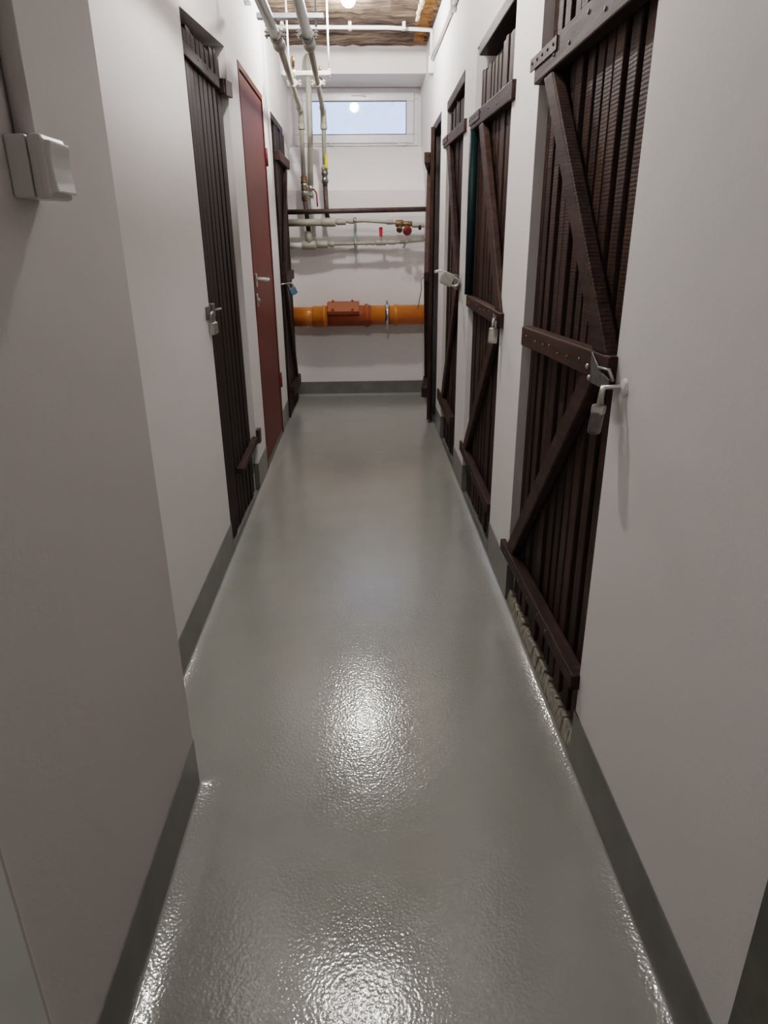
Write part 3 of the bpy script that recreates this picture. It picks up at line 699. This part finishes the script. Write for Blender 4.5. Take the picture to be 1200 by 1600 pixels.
# white hanger: bar on two rods, pipe rings below
t = thing('pipe_hanger', 'white hanger bar on two white rods carrying both overhead pipes', 'hanger', (-.32, 4.9, 2.24))
bm = B(); bx(bm, -.466, -.172, 4.882, 4.912, 2.215, 2.240, .003); obj('hanger_bar', bm, M['white_metal'], t)
for x in (-.425, -.181):
    bm = B(); tube(bm, [(x, 4.897, 2.19), (x, 4.897, ZC + .01)], .006, 10); rd = obj('rod', bm, M['white_metal'], t)
    for zn in (2.203, 2.24):
        bm = B(); turned(bm, (x, 4.897, zn), (0, 0, 1), [(0, .011), (.012, .011)], 6); obj('nut', bm, M['zinc'], rd)
def pipe_ring(t, x, y, r, mat, mat2, drop):
    bm = B(); turned(bm, (x, y - .01, ZP), (0, 1, 0), [(0, r + .001), (0, r + .005), (.02, r + .005), (.02, r + .001)], 20); o = obj('pipe_ring', bm, mat, t)
    bm = B(); tube(bm, [(x, y, ZP + r + .004), (x, y, drop)], .005, 8); obj('ring_stud', bm, mat2, t)
    for s in (-1, 1):
        bm = B()
        for dz in (-.008, .008): bx(bm, x + s*(r + .003), x + s*(r + .028), y - .009, y + .009, ZP + dz - .003, ZP + dz + .003, .001)
        bx(bm, x + s*(r + .014), x + s*(r + .022), y - .004, y + .004, ZP - .02, ZP + .02, .001)
        bx(bm, x + s*(r + .0), x + s*(r + .012), y - .009, y + .009, ZP - .010, ZP + .010, .001)
        obj('ring_ear', bm, mat2, o)
pipe_ring(t, -.398, 4.897, .0165, M['white_metal'], M['white_metal'], 2.22)
pipe_ring(t, -.249, 4.897, .0165, M['white_metal'], M['white_metal'], 2.22)
# nearer: galvanised channel
t = thing('pipe_hanger', 'galvanised channel hanger nearer than the white one with bare steel rings', 'hanger', (-.3, 3.83, 2.26))
bm = B(); bx(bm, -.470, -.157, 3.812, 3.848, 2.235, 2.258, .002); obj('channel', bm, M['zinc'], t)
for x in (-.43, -.195):
    bm = B(); tube(bm, [(x, 3.83, 2.205), (x, 3.83, ZC + .01)], .005, 10); obj('rod', bm, M['zinc'], t)
for x in (-.388, -.238): pipe_ring(t, x, 3.83, .0235, M['steel_dark'], M['steel_dark'], 2.24)

# ------------------------------------------------------------------ cable conduits
t = thing('cable_conduit', 'white cable conduit across the brown ceiling and down the right corner', 'conduit', (0, 5.4, 2.55))
bm = B(); yc = 5.40
tube(bm, [(WL, yc - .02, 2.588), (-.2, yc, 2.590), (.2, yc, 2.588), (WR - .02, yc + .06, 2.588), (WR - .012, yc + .06, 2.58), (WR - .012, yc + .06, 2.43)], .0125, 12); obj('conduit_run', bm, M['white_pl'], t)
for x in (-.50, -.05, .31):
    bm = B(); bx(bm, x - .011, x + .011, yc - .02, yc + .025, 2.573, ZC, .003); obj('clip', bm, M['white_pl'], t)
t = thing('cable_conduit', 'white cable conduit running level along the top of the right wall', 'conduit', (WR, 4.8, 2.4))
bm = B(); tube(bm, [(WR - .012, 5.42, 2.412), (WR - .012, 4.0, 2.398), (WR - .012, 3.0, 2.395)], .0115, 12); obj('conduit_run', bm, M['white_pl'], t)
for y in (4.22, 3.2):
    bm = B(); bx(bm, WR - .032, WR, y, y + .05, 2.375, 2.43, .003); obj('clip', bm, M['white_pl'], t)
bm = B(); bx(bm, WR - .034, WR, 5.41, 5.50, 2.33, 2.43, .004); obj('junction', bm, M['white_pl'], t)
t = thing('wall_clip', 'small white cable clip high on the left wall near the first hanger', 'clip', (WL, 4.30, 2.42), 'small white clips')
bm = B(); bx(bm, WL, WL + .028, 4.27, 4.33, 2.42, 2.52, .004); obj('clip_body', bm, M['white_pl'], t)
bm = B(); bx(bm, WL + .004, WL + .030, 4.29, 4.31, 2.425, 2.445, .002); obj('clip_screw', bm, M['zinc'], t)

# ------------------------------------------------------------------ light switch on the pier
t = thing('light_switch', 'grey surface mounted light switch on the near left wall', 'light switch', (WN, .965, 1.315))
y0, y1, z0, z1 = .945, 1.020, 1.315, 1.386
bm = B(); bx(bm, WN, WN + .026, y0, y1, z0, z1, .003); obj('back_box', bm, M['switch'], t)
bm = B(); bx(bm, WN + .0265, WN + .046, y0 - .001, y1 + .001, z0 - .001, z1 + .001, .006); cv = obj('cover_frame', bm, M['switch'], t)
bm = B(); prof = [(WN + .044, z0 + .006), (WN + .0545, z0 + .006), (WN + .0525, z0 + .018), (WN + .0510, z0 + .034), (WN + .0515, z0 + .048), (WN + .0535, z1 - .010), (WN + .0530, z1 - .006), (WN + .044, z1 - .006)]
prism(bm, prof, y0 + .008, y1 - .008, 1, .002)
obj('rocker', bm, M['rocker'], t)
t = thing('cable_conduit', 'grey cable conduit rising from the light switch on the near left wall', 'conduit', (WN, .99, 1.386))
bm = B(); tube(bm, [(WN + .012, .982, 1.384), (WN + .012, .982, 2.09), (WN + .009, .982, 2.105), (WN - .004, .982, 2.115)], .012, 16); obj('conduit_run', bm, M['switch'], t)
bm = B(); bx(bm, WN, WN + .028, .966, .998, 2.0, 2.02, .002); obj('clip', bm, M['switch'], t)

# ------------------------------------------------------------------ ceiling lamps
def lamp(label, x, y, mat, group='bare ceiling bulbs'):
    t = thing('ceiling_lamp', label, 'lamp', (x, y, ZC), group)
    bm = B(); turned(bm, (x, y, ZC + .01), (0, 0, -1), [(0, .045), (.016, .045), (.02, .03)], 24); obj('lamp_base', bm, M['white_pl'], t)
    bm = B(); ball(bm, (x, y, ZC - .045), .042, 16); obj('bulb', bm, mat, t)
lamp('bare lit bulb on the ceiling before the end wall', -.05, 4.78, M['bulb'])
lamp('bare lit bulb on the ceiling over the nearest doors', -.09, 2.35, M['bulb'])
lamp('bulb on the ceiling behind the doorway', -.40, -1.0, M['bulb_hall'])

# ------------------------------------------------------------------ daylight outside the window
w = bpy.data.worlds.new('World'); scene.world = w; w.use_nodes = True
bg = w.node_tree.nodes['Background']; bg.inputs[0].default_value = (.54, .67, 1.0, 1); bg.inputs[1].default_value = 2.1

# ------------------------------------------------------------------ camera
F, VX, VY, ROLL = 1060.0, 565.0, 378.0, -.0195
d = Vector(((VX - 600)/F, (VY - 800)/F, 1)).normalized()          # corridor direction seen from the camera (x right, y down, z ahead)
u = Vector((math.sin(ROLL), -math.cos(ROLL), 0)); u = (u - d*u.dot(d)).normalized(); r = d.cross(u)
cam = bpy.data.cameras.new('camera'); co = bpy.data.objects.new('camera', cam); COL.objects.link(co)
# world -> camera rows, then blender camera axes (x right, y up, z back)
rt = Vector((r[0], d[0], u[0])); dn = Vector((r[1], d[1], u[1])); fw = Vector((r[2], d[2], u[2]))
mw = Matrix((( rt[0], -dn[0], -fw[0], 0), (rt[1], -dn[1], -fw[1], 0), (rt[2], -dn[2], -fw[2], 1.26), (0, 0, 0, 1)))
co.matrix_world = mw
cam.sensor_fit = 'VERTICAL'; cam.sensor_height = 24; cam.lens = F/1600*24; cam.clip_start = .02
scene.camera = co

scene.view_settings.view_transform = 'Filmic'
scene.view_settings.look = 'Medium High Contrast'
scene.view_settings.exposure = 0.0
scene.cycles.use_denoising = True
scene.cycles.max_bounces = 7; scene.cycles.diffuse_bounces = 4; scene.cycles.glossy_bounces = 3
scene.cycles.use_adaptive_sampling = True; scene.cycles.adaptive_threshold = .04; scene.cycles.caustics_reflective = False
scene.cycles.sample_clamp_indirect = 8
